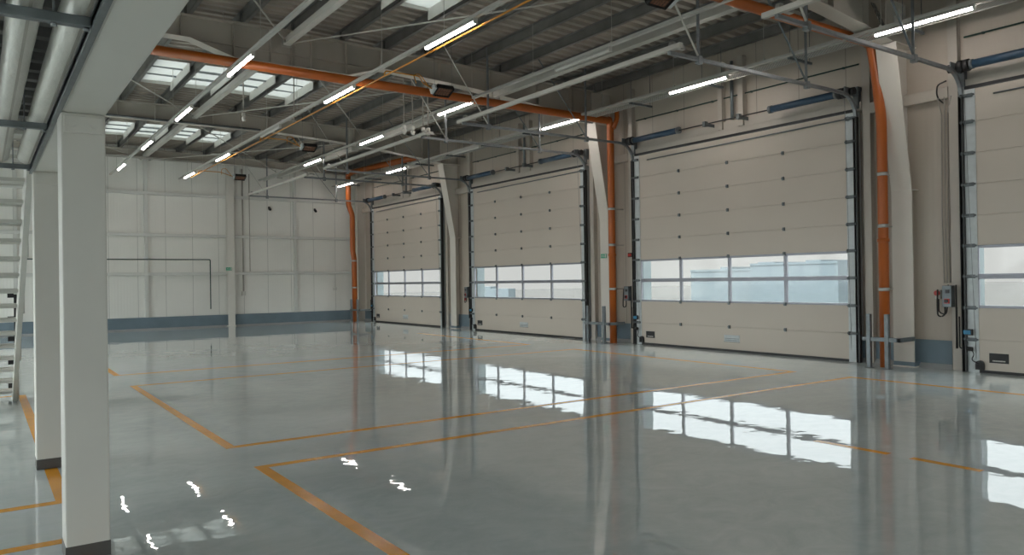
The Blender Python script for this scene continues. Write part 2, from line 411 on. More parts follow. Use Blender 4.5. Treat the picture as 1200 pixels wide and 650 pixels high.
# watertight outer roof skin above the deck
b = MB(); y = -8.2
def skin(y0, y1, x0, x1):
    for u, v in ((x0, min(x1, 5)), (max(x0, 5), x1)):
        if v > u: b.prism([(u, dz(u) + .12), (v, dz(v) + .12), (v, dz(v) + .2), (u, dz(u) + .2)], 'y', y0, y1)
for a, c in SK: skin(y, a, -9.2, 13.6); skin(a, c, -9.2, SX0); skin(a, c, SX1, 13.6); y = c
skin(y, 30.5, -9.2, 13.6)
tag(b.build('roof', M['wall_o']), 'outer insulated roof skin above the corrugated deck', 'roof', kind='structure')
for i, (a, c) in enumerate(SK):
    r = thing('skylight', ['added opal rooflight behind the viewer', 'added opal rooflight over the viewer', 'opal rooflight cut by the top edge of the picture', 'opal rooflight above the orange pipe in the middle bay', 'opal rooflight closest to the far wall'][i], 'skylight', (5.2, (a + c) / 2, dz(5)), 0, 'opal rooflights in the deck')
    def loc(o): o.parent = r; o.location = Vector(o.location) - Vector(r.location); return o
    for x0, x1 in ((SX0, 5), (5, SX1)):
        q = MB(); q.prism([(x0, dz(x0) + .04), (x1, dz(x1) + .04), (x1, dz(x1) + .05), (x0, dz(x0) + .05)], 'y', a, c)
        loc(q.build('glazing_sheet', M['sky']))
    for k in (1, 2):
        q = MB(); yy = a + (c - a) * k / 3; q.box(SX0, SX1, yy - .004, yy + .004, dz(SX1) + .02, dz(5) + .035); loc(q.build('glazing_bar', M['galv']))
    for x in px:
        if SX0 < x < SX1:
            q = MB(); q.box(x - .10, x - .085, a, c, rz(x) + .01, dz(x) + .03); loc(q.build('lit_web_face', M['white']))  # white sheet stands in for the purlin web lit by the rooflight
    q = MB(); q.box(SX1 - .02, SX1, a, c, dz(SX1) - .02, dz(SX1) + .10); loc(q.build('curb', M['white']))
    q = MB(); q.box(SX0, SX1 - .02, c - .02, c, dz(SX1) - .01, dz(5) + .10); loc(q.build('curb', M['white']))

# ------------------------------------------------------------------ longitudinal struts and bracing
def strut(x, z, s, y0, y1, lab):
    b = MB(); b.box(x - s / 2, x + s / 2, y0, y1, z - s / 2, z + s / 2)
    b.box(x - s * .75, x + s * .75, y0 - .012, y0, z - s * .75, z + s * .75).box(x - s * .75, x + s * .75, y1, y1 + .012, z - s * .75, z + s * .75)
    tag(b.build('roof_strut', M['strut'], bevel=.01), lab, 'strut')
bays = [(FR[1], FR[2], 'over the viewer'), (FR[2], FR[3], 'in the near bay'), (FR[3], FR[4], 'in the middle bay'), (FR[4], FR[5], 'in the far bay')]
for a, c, w in bays:
    strut(4.88, 6.24, .13, a + .16, c - .16, 'pale square roof strut near the ridge ' + w)
    strut(9.72, 5.86, .15, a + .16, c - .16, 'pale square roof strut nearer the door wall ' + w)
def rod(p, q, lab, r=.015, buckle=True):
    b = MB(); p = Vector(p); q = Vector(q); b.tube([p, q], r, 8)
    for e, f in ((p, q), (q, p)):
        d = (f - e).normalized(); b.obox(e, e + d * .10, .012, .06)
    if buckle:
        m = p.lerp(q, .5); d = (q - p).normalized(); s = d.cross(Vector((0, 0, 1))).normalized() * .025
        b.tube([m - d * .12 + s, m + d * .12 + s], .007, 6).tube([m - d * .12 - s, m + d * .12 - s], .007, 6)
        b.obox(m - d * .14, m - d * .11, .07, .03).obox(m + d * .11, m + d * .14, .07, .03)
    tag(b.build('bracing_rod', M['strut']), lab, 'bracing rod', 'diagonal roof bracing')
rod((4.95, 14.3, 6.22), (9.75, 7.15, 6.22), 'diagonal bracing rod in the near bay crossing the second lighting track')
rod((5.0, 7.05, 6.2), (4.98, 7.1, 6.2), 'x') if 0 else None
rod((.4, 7.1, 6.22), (4.85, 14.3, 6.22), 'diagonal bracing rod in the near bay left of the ridge strut')
rod((.3, 14.75, 6.22), (4.85, 21.9, 6.2), 'diagonal bracing rod in the middle bay left of the ridge strut')
rod((9.55, 14.75, 6.22), (4.98, 21.9, 6.22), 'diagonal bracing rod in the middle bay falling from the right')
rod((5.3, 14.75, 6.17), (9.75, 21.9, 6.17), 'diagonal bracing rod in the middle bay rising to the right')
rod((5.0, 22.4, 6.1), (9.55, 29.6, 6.0), 'diagonal bracing rod in the far bay rising to the right')
rod((9.6, 22.4, 6.0), (5.0, 29.6, 6.1), 'diagonal bracing rod in the far bay falling from the right')
rod((.3, 22.4, 6.1), (4.75, 29.6, 6.1), 'diagonal bracing rod in the far bay left of the ridge strut')

# ------------------------------------------------------------------ sectional doors
SEC = [0.02, .53, 1.045, 1.555, 2.055, 2.545, 3.05, 3.56, 4.07, 4.60]
def make_door():
    r = thing('door_1', '', 'door', (13.2, 0, 0), 0, 'sectional overhead doors', 'structure')
    W = DHW
    for k in range(9):
        z0, z1 = SEC[k], SEC[k + 1]
        if k in (2, 3):
            f = MB(); lo, hi = (z0, z1)
            f.box(.02, .065, -W, W, lo, lo + .042).box(.02, .065, -W, W, hi - .042, hi)
            ym = [-W, -1.34, .05, 1.43, W]
            for j, y in enumerate(ym):
                w = .043
                y0 = y if j == 0 else (y - 2 * w if j == 4 else y - w)
                f.box(.018, .065, y0, y0 + 2 * w * (1 if j in (0, 4) else .8), lo + .035, hi - .035)
            fr = f.build('window_frame', M['alu'], r, bevel=.003)
            g = MB()
            g.box(.040, .044, -W + .03, W - .03, lo + .03, hi - .03)
            g.build('glass_pane', M['glass'], fr)
        else:
            p = MB(); p.box(.02, .062, -W, W, z0 + .003, z1 - .003)
            p.build('door_panel', M['door'], r, bevel=.004)
    for z in (SEC[1], SEC[5], SEC[6], SEC[7], SEC[8]):
        p = MB(); p.box(.03, .058, -W, W, z - .012, z + .012); p.build('section_joint', M['door'], r)
    for z in (SEC[2], SEC[3], SEC[4]):
        p = MB(); p.box(.03, .06, -W, W, z - .01, z + .01); p.build('section_joint', M['alu'], r)
    p = MB(); p.box(.01, .06, -W, W, -.0, .045); p.build('bottom_seal', M['black'], r)
    p = MB(); p.box(.02, .07, -W - .1, W + .1, 4.615, 4.665); p.build('top_seal', M['black'], r)
    p = MB(); p.tube([(.0, -W + .05, 4.50), (0, W - .35, 4.46)], .014, 8).tube([(-.02, -W + .02, 4.50), (.03, -W + .02, 4.50)], .045, 10)
    p.build('stiffening_rod', M['galvd'], r)
    for s in (-1, 1):
        p = MB(); a, c = sorted((s * (W - .075), s * (W + .11)))
        p.box(.006, .012, a, c, .0, 4.60); e = s * (W + .11); p.box(.012, .185, min(e, e - s * .006), max(e, e - s * .006), .0, 4.64); p.build('zinc_angle', M['plate'], r)
        p = MB(); a, c = sorted((s * (W + .095), s * (W + .165)))
        y = s * (W + .13)
        p.box(-.045, .03, y - .035, y - .025, .0, 4.5).box(-.045, .03, y + .025, y + .035, 0, 4.5).box(.02, .03, y - .035, y + .035, 0, 4.5)
        p.box(-.045, -.037, y - .035, y - .012, 0, 4.5)
        p.build('vertical_track', M['dsteel'], r)
        # curved + horizontal track
        arc = [(0, 4.5)] + [(-.42 + .42 * math.cos(t), 4.48 + .42 * math.sin(t)) for t in [math.pi / 2 * q / 8 for q in range(1, 9)]] + [(-4.9, 4.90)]
        p = MB()
        for (x0, z0), (x1, z1) in zip(arc, arc[1:]): p.obox((x0, y, z0), (x1, y, z1), .055, .05, (0, 0, 1) if abs(x1 - x0) > .1 else (1, 0, 0))
        p.build('horizontal_track', M['galv'], r)
        p = MB(); p.box(.0, .17, y - .05, y + .05, 4.66, 5.06).box(-.36, .02, y - .01, y + .01, 4.88, 5.02); p.build('bearing_bracket', M['galvd'], r)
        p = MB(); p.tube([(-.2, y - s * .22, 4.945), (-.2, y - s * .14, 4.945)], .098, 16).tube([(-.2, y - s * .13, 4.945), (-.2, y - s * .05, 4.945)], .098, 16)
        p.tube([(-.2, y - s * .14, 4.945), (-.2, y - s * .13, 4.945)], .06, 12); p.tube([(-.2, y + s * .03, 4.945), (-.2, y + s * .1, 4.945)], .07, 12)
        p.build('cable_drum', M['black'], r)
        ln = 1.42
        a = s * (W - .12)
        p = MB(); p.tube([(-.2, a, 4.945), (-.2, a - s * ln, 4.945)], .068, 16)
        p.build('spring_tube', M['spring'], r)
        p = MB(); p.tube([(-.2, a + s * .02, 4.945), (-.2, a - s * .03, 4.945)], .078, 16).tube([(-.2, a - s * (ln - .03), 4.945), (-.2, a - s * (ln + .04), 4.945)], .078, 16)
        p.build('spring_collar', M['galvd'], r)
        p = MB(); p.tube([(.015, s * (W - .03), .06), (-.17, s * (W + .02), 4.9)], .004, 5); p.build('lift_cable', M['galv'], r)
    p = MB(); p.tube([(-.2, -W - .2, 4.945), (-.2, W + .2, 4.945)], .014, 8); p.build('shaft', M['dsteel'], r)
    for y in (-.45, .45):
        p = MB(); p.box(-.24, .18, y - .008, y + .008, 4.90, 4.97).box(-.25, -.15, y - .035, y + .035, 4.89, 5.0); p.build('bearing_bracket', M['galvd'], r)
    # hinges
    hm = MB(); hm.box(-.012, .02, -.022, .022, -.035, .035).tube([(-.015, -.026, 0), (-.015, .026, 0)], .011, 8)
    h0 = hm.build('hinge', M['galvd'], r); first = True
    rm = MB(); rm.box(-.02, .02, -.075, .075, -.03, .03).tube([(-.03, -.11, 0), (-.03, .11, 0)], .016, 8).tube([(-.02, .07, 0), (-.02, .1, 0)], .034, 10)
    r0 = rm.build('roller_hinge', M['galvd'], r)
    hs = []
    for k in (1, 2, 4, 5, 6, 7, 8):
        for y in (-1.34, .05, 1.43): hs.append((y, SEC[k]))
    h0.location = (0, hs[0][0], hs[0][1])
    for y, z in hs[1:]:
        c = h0.copy(); c.parent = r; c.location = (0, y, z); C.objects.link(c)
    rs = [(s * (W + .035), SEC[k]) for k in range(1, 9) for s in (-1, 1)] + [(s * (W + .035), 4.5) for s in (-1, 1)]
    r0.location = (0, rs[0][0], rs[0][1])
    for y, z in rs[1:]:
        c = r0.copy(); c.parent = r; c.location = (0, y, z); C.objects.link(c)
    # safety sensor, warning plate, handle recess
    p = MB(); p.tube([(-.03, W - .09, .135), (.03, W - .09, .135)], .062, 16).box(-.03, .02, W - .152, W - .028, .05, .13); p.build('sensor_box', M['black'], r)
    pl = MB().box(.012, .02, W - .50, W - .22, .17, .325).build('label_plate', M['black'], r)
    p = MB(); yy = W - .27
    random.seed(3)
    while yy > W - .45:
        w = random.choice((.012, .018, .022)); p.box(.009, .012, yy - w, yy, .196, .214); yy -= w + .005
    p.build('label_print', M['white'], pl)
    hr = MB().box(.012, .02, -.21, .20, .205, .355).build('handle_recess', M['plate'], r, bevel=.004)
    p = MB(); p.box(.006, .012, -.19, .18, .275, .285).box(.006, .012, -.21, .2, .205, .215).box(.004, .012, -.19, .18, .24, .25); p.build('handle_slot', M['galvd'], hr)
    p = MB(); p.box(-.07, -.045, W + .02, W + .13, .615, .68); p.build('photocell', M['blue'], r)
    p = MB(); p.box(-.06, -.02, W + .0, W + .09, .60, .70); p.build('photocell_housing', M['dsteel'], r)
    p = MB(); p.tube(bend([(-.05, W + .02, .37), (-.05, W - .03, .3), (-.04, W + .03, .2), (-.03, W - .09, .14)], .05), .009, 6)
    p.tube([(-.06, W + .08, .38), (-.06, W + .0, .38)], .035, 10).tube(bend([(-.03, W + .11, .38), (-.04, W + .2, .38), (-.04, W + .2, .9)], .04), .012, 6)
    p.build('sensor_cable', M['black'], r)
    return r
doorlab = ['nearest beige sectional overhead door, cut by the right edge', 'second beige sectional overhead door with blue shapes behind its panes', 'third beige sectional overhead door, between two tapered columns', 'farthest beige sectional overhead door beside the corner']
d0 = make_door()
doors = [d0] + [copy_tree(d0) for _ in range(3)]
for i, (d, c) in enumerate(zip(doors, DC)):
    d.name = 'door_%d' % (i + 1); d.location = (13.2, c, 0); d['label'] = doorlab[i]

# hangers, cross rails of the tracks
def track_gear(i, c):
    w = names[i]
    b = MB(); y0, y1 = c - DHW - .35, c + DHW + .35
    b.box(8.29, 8.36, y0, y1, 4.93, 5.0)
    tag(b.build('cross_rail', M['strut'], bevel=.004), 'pale rail tying the track ends of the %s door together' % w, 'rail')
    for s, side in ((-1, 'near'), (1, 'far')):
        y = c + s * (DHW + .13)
        for x, nm in ((8.95, 'outer'), (11.7, 'inner')):
            b = MB(); b.box(x - .022, x + .022, y - .004, y + .004, 4.84, dz(x)).box(x - .022, x - .016, y - .022, y + .022, 4.84, dz(x))
            b.box(x - .04, x + .04, y - .04, y + .04, 4.83, 4.95)
            tag(b.build('track_hanger', M['galv']), '%s vertical hanger of the %s track of the %s door' % (nm, side, w), 'hanger')
        b = MB(); b.obox((8.95, y, 4.93), (7.75, y + s * .0, dz(7.75)), .035, .006)
        tag(b.build('track_brace', M['strut']), 'slanting brace at the end of the %s track of the %s door' % (side, w), 'brace')
        b = MB(); b.obox((11.7, y, 4.93), (10.3, y, dz(10.3)), .035, .006)
        tag(b.build('track_brace', M['galvd']), 'slanting dark brace at the inner hanger, %s track of the %s door' % (side, w), 'brace')
        b = MB(); b.prism([(8.32, 4.985), (8.62, 4.985), (8.62, 5.01), (8.58, 5.05), (8.49, 5.05), (8.46, 5.01), (8.42, 5.01), (8.40, 5.07), (8.34, 5.07), (8.32, 5.01)], 'y', y - .035, y + .035)
        tag(b.build('end_bracket', M['clip']), 'pale bracket on the end of the %s track of the %s door' % (side, w), 'bracket')
for i, c in enumerate(DC): track_gear(i, c)

# ------------------------------------------------------------------ lighting tracks
rail_n = ['leftmost lighting track', 'second lighting track from the left', 'third lighting track from the left', 'lighting track along the door wall']
def lamp(x, y, z, lit, lab, L=1.5, w=.066):
    r = thing('tube_light', lab, 'light', (x, y, z), 0, 'LED tube lights on the tracks')
    MB().prism([(-w / 2, .0), (w / 2, .0), (w / 2 - .012, .05), (-w / 2 + .012, .05)], 'y', 0, L).build('housing', M['trunk'], r)
    q = MB(); q.prism([(-w / 2 + .006, 0), (-w / 2 + .010, -.020), (-.015, -.034), (.015, -.034), (w / 2 - .010, -.020), (w / 2 - .006, 0)], 'y', .01, L - .01)
    q.build('diffuser', M['tube' if lit else 'tubeoff'], r)
    for e in (-.008, L - .01):
        q = MB(); q.box(-w / 2, w / 2, e, e + .018, -.036, .05); q.build('end_cap', M['white'], r)
rails = [(3.75, 5.41, [(8.2, 0), (12.7, 1), (17.15, 1), (21.6, 1), (26.1, 1)], -4, 29.5), (6.0, 5.415, [(.45, 1), (4.92, 1), (9.37, 1), (13.78, 1), (18.2, 0), (22.7, 1), (27.1, 1)], -6, 29.5),
         (8.88, 5.53, [(5.1, 0), (9.6, 0), (14.03, 1), (18.5, 1), (23.0, 1), (27.4, 0)], 0, 29.5), (12.0, 5.52, [(.7, 1), (5.16, 1), (6.68, 0), (9.65, 1), (14.08, 1), (18.6, 0), (23.27, 1), (27.75, 1)], -3, 29.9)]
posw = ['first', 'second', 'third', 'fourth', 'fifth', 'sixth', 'seventh', 'eighth']
for ri, (x, z, lamps, y0, y1) in enumerate(rails):
    r = thing('light_track', 'grey ' + rail_n[ri], 'lighting track', (x, 0, z + .05))
    MB().box(-.035, .035, y0, y1, 0, .05).build('rail', M['trunk'], r)
    y = y0 + .6; 
    hr = MB(); hr.tube([(0, 0, .05), (0, 0, dz(x) - z - .05)], .005, 5).box(-.02, .02, -.02, .02, .05, .08); h = hr.build('hanger_rod', M['strut'], r); h.location = (0, y, 0)
    while y + 2.24 < y1:
        y += 2.24; c = h.copy(); c.parent = r; c.location = (0, y, 0); C.objects.link(c)
    for k, (yy, lit) in enumerate(lamps):
        st = 'lit' if lit else 'unlit'
        if ri == 3 and k in (1, 2): lab = 'long lit LED tube over the nearest tapered column' if k == 1 else 'lit LED tube end on joining the long one over the nearest tapered column'
        else: lab = '%s LED tube, %s from the viewer on the %s' % (st, posw[k], rail_n[ri])
        if ri == 3 and k == 2: continue
        lamp(x, yy, z, lit, lab)

# gas line and radiant heaters
b = MB(); b.tube([(6.18, -5, 5.42), (6.18, 28.5, 5.42)], .016, 10)
g = tag(b.build('gas_pipe', M['yellow']), 'thin orange yellow gas pipe beside the second lighting track', 'pipe')
for k, (hy, nm) in enumerate(((7.3, 'nearest the viewer'), (13.3, 'over the orange pipe of the middle rafter'), (20.9, 'in the middle bay beside the far rafter'), (27.9, 'close to the far wall'))):
    y = hy
    b = MB(); b.tube(bend([(6.18, y - .5, 5.42), (6.18, y - .5, 5.52), (6.9, y - .5, 5.52), (7.2, y - .1, 5.52), (7.45, y, 5.47)], .08), .013, 8)
    b.tube(bend([(7.05, y - .1, 5.5), (7.1, y + .1, 5.72), (7.25, y + .12, 5.76), (7.42, y + .05, 5.5)], .08), .010, 6)
    tag(b.build('gas_hose', M['yellow']), 'looped yellow gas branch feeding the heater ' + nm, 'pipe')
    r = thing('radiant_heater', 'rectangular gas radiant heater ' + nm, 'heater', (7.72, y, 5.44), 0, 'gas radiant heaters under the roof')
    T = Matrix.Rotation(R(-26), 4, 'X') @ Matrix.Scale(.66, 4)
    q = MB(); q.box(-.28, .28, -.20, .20, .02, .07, T).box(-.28, -.265, -.2, .2, -.05, .1, T).box(.265, .28, -.2, .2, -.05, .1, T).box(-.28, .28, -.2, -.19, -.05, .1, T).box(-.28, .28, .19, .2, -.05, .1, T)
    q.build('housing', M['dsteel'], r)
    q = MB(); q.box(-.25, .25, -.18, -.01, .0, .02, T).box(-.25, .25, .01, .18, 0, .02, T); q.build('burner_plate', M['heatgrid'], r)
    q = MB()
    for j in range(7): q.box(-.26 + j * .0866 - .004, -.26 + j * .0866 + .004, -.19, .19, -.055, -.05, T)
    q.build('guard_grid', M['dsteel'], r)
    q = MB(); q.box(-.38, -.29, -.15, .15, -.04, .14, T) if k else q.box(.29, .40, -.15, .15, -.04, .14, T); q.build('valve_box', M['plate'], r, bevel=.01)
    q = MB()
    for sx in (-.2, .2): q.tube([(sx, 0, .08), (sx, 0, dz(7.5) - 5.46)], .004, 5)
    q.build('hanger_rod', M['galvd'], r)

# cable tray along the door wall
r = thing('cable_tray', 'perforated galvanised cable tray running along the door wall under the roof', 'cable tray', (12.28, 0, 5.58))
MB().box(-.15, .15, -6, 29.6, 0, .004).build('tray_bed', M['tray'], r)
MB().box(-.154, -.147, -6, 29.6, -.01, .075).build('tray_side', M['strut'], r)
MB().box(.147, .154, -6, 29.6, -.01, .075).build('tray_side', M['strut'], r)
q = MB()
for k in range(4): q.tube([(-.1 + k * .05, -6, .02 + .004 * k), (-.1 + k * .05, 29.5, .02)], .013, 6)
q.build('cable_run', M['cable'], r)
bm0 = MB(); bm0.box(-.35, .35, -.02, .02, -.045, -.002).tube([(-.3, 0, -.04), (-.3, 0, .83)], .006, 6).tube([(.3, 0, -.04), (.3, 0, .81)], .006, 6)
br = bm0.build('support_bar', M['galvd'], r); br.location = (.1, -4, 0)
for k in range(1, 17):
    c = br.copy(); c.parent = r; c.location = (.1, -4 + 2.05 * k, 0); C.objects.link(c)

# little boxes on the tray by the nearest tapered column
for k, yy in enumerate((7.30, 7.02, 6.30)):
    b = MB(); b.box(12.16, 12.28, yy, yy + .14, 5.66, 5.80).tube([(12.22, yy + .07, 5.79), (12.22, yy + .07, 5.9)], .02, 8)
    tag(b.build('junction_box', M['white'], bevel=.012), ['small white junction box on the tray, farthest of the three by the nearest tapered column', 'small white junction box on the tray, middle of the three by the nearest column', 'small white junction box on the tray right of the perforated drop'][k], 'junction box', 'boxes on the cable tray')
r_ = MB(); r_.obox((12.2, 6.62, 5.66), (12.2, 6.80, 6.12), .12, .01)
tag(r_.build('cable_drop', M['tray']), 'short perforated tray rising from the cable tray to the roof', 'cable tray')

# ------------------------------------------------------------------ orange rain pipes
def ring(b, p, d, r):
    p = Vector(p); d = Vector(d).normalized(); b.tube([p - d * .03, p + d * .03], r, 14)
def downpipe(y, lab, top, horiz, rr=.085, base=(12.86,)):
    x = base[0]
    r = thing('drain_pipe', lab, 'pipe', (x, y, 0))
    pts = [(0, 0, .0), (0, 0, 3.4)] + top + horiz
    MB().tube(bend(pts, .14), rr, 16).build('pipe', M['orange'], r)
    for z in (1.35, 2.45, 3.35):
        q = MB(); ring(q, (0, 0, z), (0, 0, 1), rr + .008); q.box(rr, .40, -.01, .01, z - .01, z + .01); q.build('pipe_clip', M['clip'], r)
    q = MB(); ring(q, (0, 0, 2.2), (0, 0, 1), rr + .014); q.build('pipe_collar', M['orange'], r)
    q = MB()
    for p, e in zip(horiz[:1], horiz[1:2]): ring(q, Vector(p).lerp(Vector(e), .04), Vector(e) - Vector(p), rr + .016)
    q.build('pipe_collar', M['orange'], r)
    return r
# by nearest tapered column: leans, elbows, then runs to the left under the rafter
downpipe(7.05, 'orange drain pipe by the nearest tapered column, running up and left under the roof', [(0, .0, 4.3), (0, .07, 5.0)], [(-.05, .14, 5.66), (-1.6, .16, 5.665), (-12.4, .16, 5.70)])
downpipe(14.08, 'orange drain pipe by the second tapered column, crossing the middle rafter to the left', [(0, .0, 5.05)], [(0, 0, 5.56), (-1.2, .01, 5.57), (-10.8, .02, 5.64)], rr=.088, base=(12.98,))
r = thing('drain_pipe', 'orange drain pipe in the far corner, running up under the eaves', 'pipe', (12.66, 29.3, 0))
MB().tube(bend([(0, 0, 0), (0, 0, 2.6), (-.06, 0, 2.9), (-.06, 0, 4.4), (-.22, 0, 4.8), (-.22, 0, 6.05), (-.2, -.5, 6.1), (-.1, -6.0, 5.95)], .12), .105, 16).build('pipe', M['orange'], r)
for z in (1.4, 2.5):
    q = MB(); ring(q, (0, 0, z), (0, 0, 1), .112); q.build('pipe_clip', M['clip'], r)
b = MB(); b.tube(bend([(13.0, 14.0, 5.36), (13.12, 13.98, 5.6), (13.12, 13.98, 5.95)], .08), .06, 12)
tag(b.build('drain_pipe', M['orange']), 'short orange branch pipe rising behind the elbow at the second tapered column', 'pipe')

# pipe guards (H frames)
def guard(x, y0, y1, lab, post_h=.93, side=-.12):
    r = thing('pipe_guard', lab, 'guard', (x, (y0 + y1) / 2, 0), 0, 'steel pipe guards')
    for y in (y0, y1):
        yy = y - (y0 + y1) / 2
        q = MB(); q.box(-.035, .035, yy - .035, yy + .035, 0, post_h).box(-.06, .06, yy - .06, yy + .06, 0, .012); q.build('post', M['galvd'], r, bevel=.005)
    h = (y1 - y0) / 2
    q = MB(); q.box(-.02, .03, -h - .22, h + .12, .46, .53).box(-.02, .5, -h - .22, -h - .17, .46, .53); q.build('cross_bar', M['galvd'], r, bevel=.004)
M['galvd2'] = M['galvd']
guard(12.62, 6.88, 7.20, 'grey steel guard frame around the foot of the nearest orange pipe')
guard(12.62, 14.02, 14.62, 'grey steel guard frame around the foot of the second orange pipe')
guard(12.45, 28.55, 29.15, 'grey steel guard frame around the foot of the corner orange pipe')

# ------------------------------------------------------------------ control boxes, alarms, signs
def control(c, w, full=True):
    y = c + DHW + .36
    r = thing('control_box', 'grey and red control box beside the %s door' % w, 'control box', (13.20, y, 1.22), 0, 'door control boxes')
    MB().box(-.06, .07, -.05, .10, -.17, .19).build('housing', M['galvd'], r, bevel=.01)
    q = MB(); q.box(-.075, -.06, -.02, .04, .06, .12); q.build('keypad', M['dsteel'], r)
    q = MB(); q.box(-.075, -.06, -.02, .06, -.11, -.03); q.build('red_panel', M['red'], r)
    q = MB(); q.tube([(-.1, .02, -.07), (-.07, .02, -.07)], .03, 12); q.build('stop_button', M['dsteel'], r)
    q = MB(); q.tube(bend([(0, .08, -.17), (0, .08, -.32), (0, .2, -.34), (.03, .22, -.14), (.05, .22, .12)], .07), .013, 6).tube([(0, -.1, -.17), (0, -.1, -.85)], .016, 6).tube([(0, -.1, -.2), (0, -.1, .2), ], .012, 6)
    q.build('control_cable', M['black'], r)
for i in range(3): control(DC[i], names[i])
# near door: red emergency handle and cables
r = thing('emergency_stop', 'small red emergency switch left of the nearest door', 'switch', (13.32, 6.36, 1.27))
MB().box(-.03, .06, -.045, .045, -.09, .06).build('housing', M['white'], r, bevel=.008)
MB().tube([(-.07, 0, .01), (-.03, 0, .01)], .045, 14).build('button', M['red'], r)
MB().tube(bend([(0, 0, -.09), (0, 0, -.32), (0, -.12, -.36), (0, -.16, -.1), (0, -.16, .15)], .06), .011, 6).build('switch_cable', M['black'], r)
b = MB()
for k, yy in enumerate((6.27, 6.22, 6.17)): b.tube([(13.34, yy, 1.45), (13.34, yy + .02, 2.6), (13.34, yy + .0, 4.3), (13.2, yy - .06 * k, 4.55)], .009, 6)
tag(b.build('cable_bundle', M['cable']), 'pale cables climbing the wall left of the nearest door', 'cable')
b = MB(); b.tube(bend([(13.15, 6.1, 4.80), (13.18, 6.26, 4.77), (13.2, 6.28, 4.6), (13.24, 6.24, 4.5), (13.28, 6.19, 4.46)], .06), .012, 8)
tag(b.build('cable_loop', M['black']), 'black cable loop hanging at the top left corner of the nearest door', 'cable')
for (x, y, z, lab) in ((13.3, 13.72, 2.19, 'small red alarm call point left of the second door'), ):
    r = thing('alarm_point', lab, 'alarm', (x, y, z)); MB().box(-.04, .07, -.1, .1, -.055, .055).build('housing', M['dsteel'], r, bevel=.01)
    MB().box(-.05, -.04, -.03, .08, -.035, .035).build('alarm_face', M['red'], r)
b = MB(); b.box(13.28, 13.33, 21.6, 21.68, .95, 1.3); tag(b.build('alarm_point', M['red'], bevel=.008), 'slim red switch right of the third tapered column', 'alarm')

def exit_sign(x, y, z, lab, yaw=0, s=1):
    r = thing('exit_sign', lab, 'sign', (x, y, z), yaw, 'green escape signs')
    MB().box(-.02, .0, -.14 * s, .14 * s, -.075 * s, .075 * s).build('sign_panel', M['green'], r)
    q = MB(); X = -.024
    # running figure, door and arrow
    q.box(X, -.02, -.13 * s, -.07 * s, -.055 * s, .06 * s)
    q.obox((-.022, .0, .0), (-.022, .025 * s, .03 * s), .004, .018 * s).obox((-.022, .0, .0), (-.022, .03 * s, -.045 * s), .004, .014 * s).obox((-.022, .0, .0), (-.022, -.035 * s, -.03 * s), .004, .014 * s)
    q.obox((-.022, .02 * s, .025 * s), (-.022, -.02 * s, .02 * s), .004, .01 * s).tube([(X, .03 * s, .05 * s), (-.02, .03 * s, .05 * s)], .012 * s, 10)
    q.obox((-.022, .06 * s, 0), (-.022, .11 * s, 0), .004, .02 * s).obox((-.022, .06 * s, 0), (-.022, .085 * s, .03 * s), .004, .014 * s).obox((-.022, .06 * s, 0), (-.022, .085 * s, -.03 * s), .004, .014 * s)
    q.build('pictogram', M['white'], r)
exit_sign(13.136, 14.55, 2.19, 'small green escape sign on the second tapered column', 0, .72)
exit_sign(7.83, 29.985, 2.2, 'small green escape sign on the far wall column', R(90), .75)
# thin panel outline of a service hatch and small camera dots on far wall
for x, lab in ((9.47, 'small dark camera on the far wall, left one of two'), (11.35, 'small dark camera on the far wall, right one of two')):
    b = MB(); b.box(x - .03, x + .03, FY - .06, FY, 4.6, 4.68).tube([(x, FY - .06, 4.62), (x, FY - .18, 4.55)], .05, 12)
    tag(b.build('camera', M['black']), lab, 'camera', 'cameras on the far wall')
b = MB(); b.box(8.36, 8.5, 30.14, 30.25, 1.16, 1.33); tag(b.build('socket_box', M['white'], bevel=.01), 'small white socket box low on the far wall right of its column', 'socket')
b = MB(); b.box(12.1, 12.24, 30.14, 30.25, 1.30, 1.42).tube([(12.17, 30.2, 1.42), (12.17, 30.2, 1.95)], .012, 6); tag(b.build('socket_box', M['white'], bevel=.01), 'small white socket box on the far wall near the corner', 'socket')
b = MB(); b.tube([(8.42, 30.2, 1.3), (8.42, 30.2, 6.1)], .02, 6); tag(b.build('conduit', M['cable']), 'vertical conduit above the socket right of the far column', 'conduit')
b = MB(); b.tube([(8.66, 30.10, 2.1), (8.66, 30.10, 5.9)], .016, 8); tag(b.build('conduit', M['cable']), 'thin vertical pipe on the far wall right of its column', 'conduit')
b = MB(); b.tube(bend([(-2, 30.12, 2.555), (7.18, 30.12, 2.555), (7.18, 30.12, .68)], .04), .02, 8)
tag(b.build('conduit', M['gpipe']), 'dark green conduit crossing the far wall and dropping down', 'conduit')
b = MB(); b.tube([(-6, 29.4, 6.13), (7.2, 29.4, 6.13)], .045, 10); tag(b.build('pipe', M['strut']), 'pale pipe running under the roof along the far wall', 'pipe')
b = MB(); b.tube([(-6, 21.75, 5.99), (6.6, 21.75, 5.99)], .028, 8); tag(b.build('conduit', M['galvd']), 'dark conduit hugging the underside of the far rafter', 'conduit')

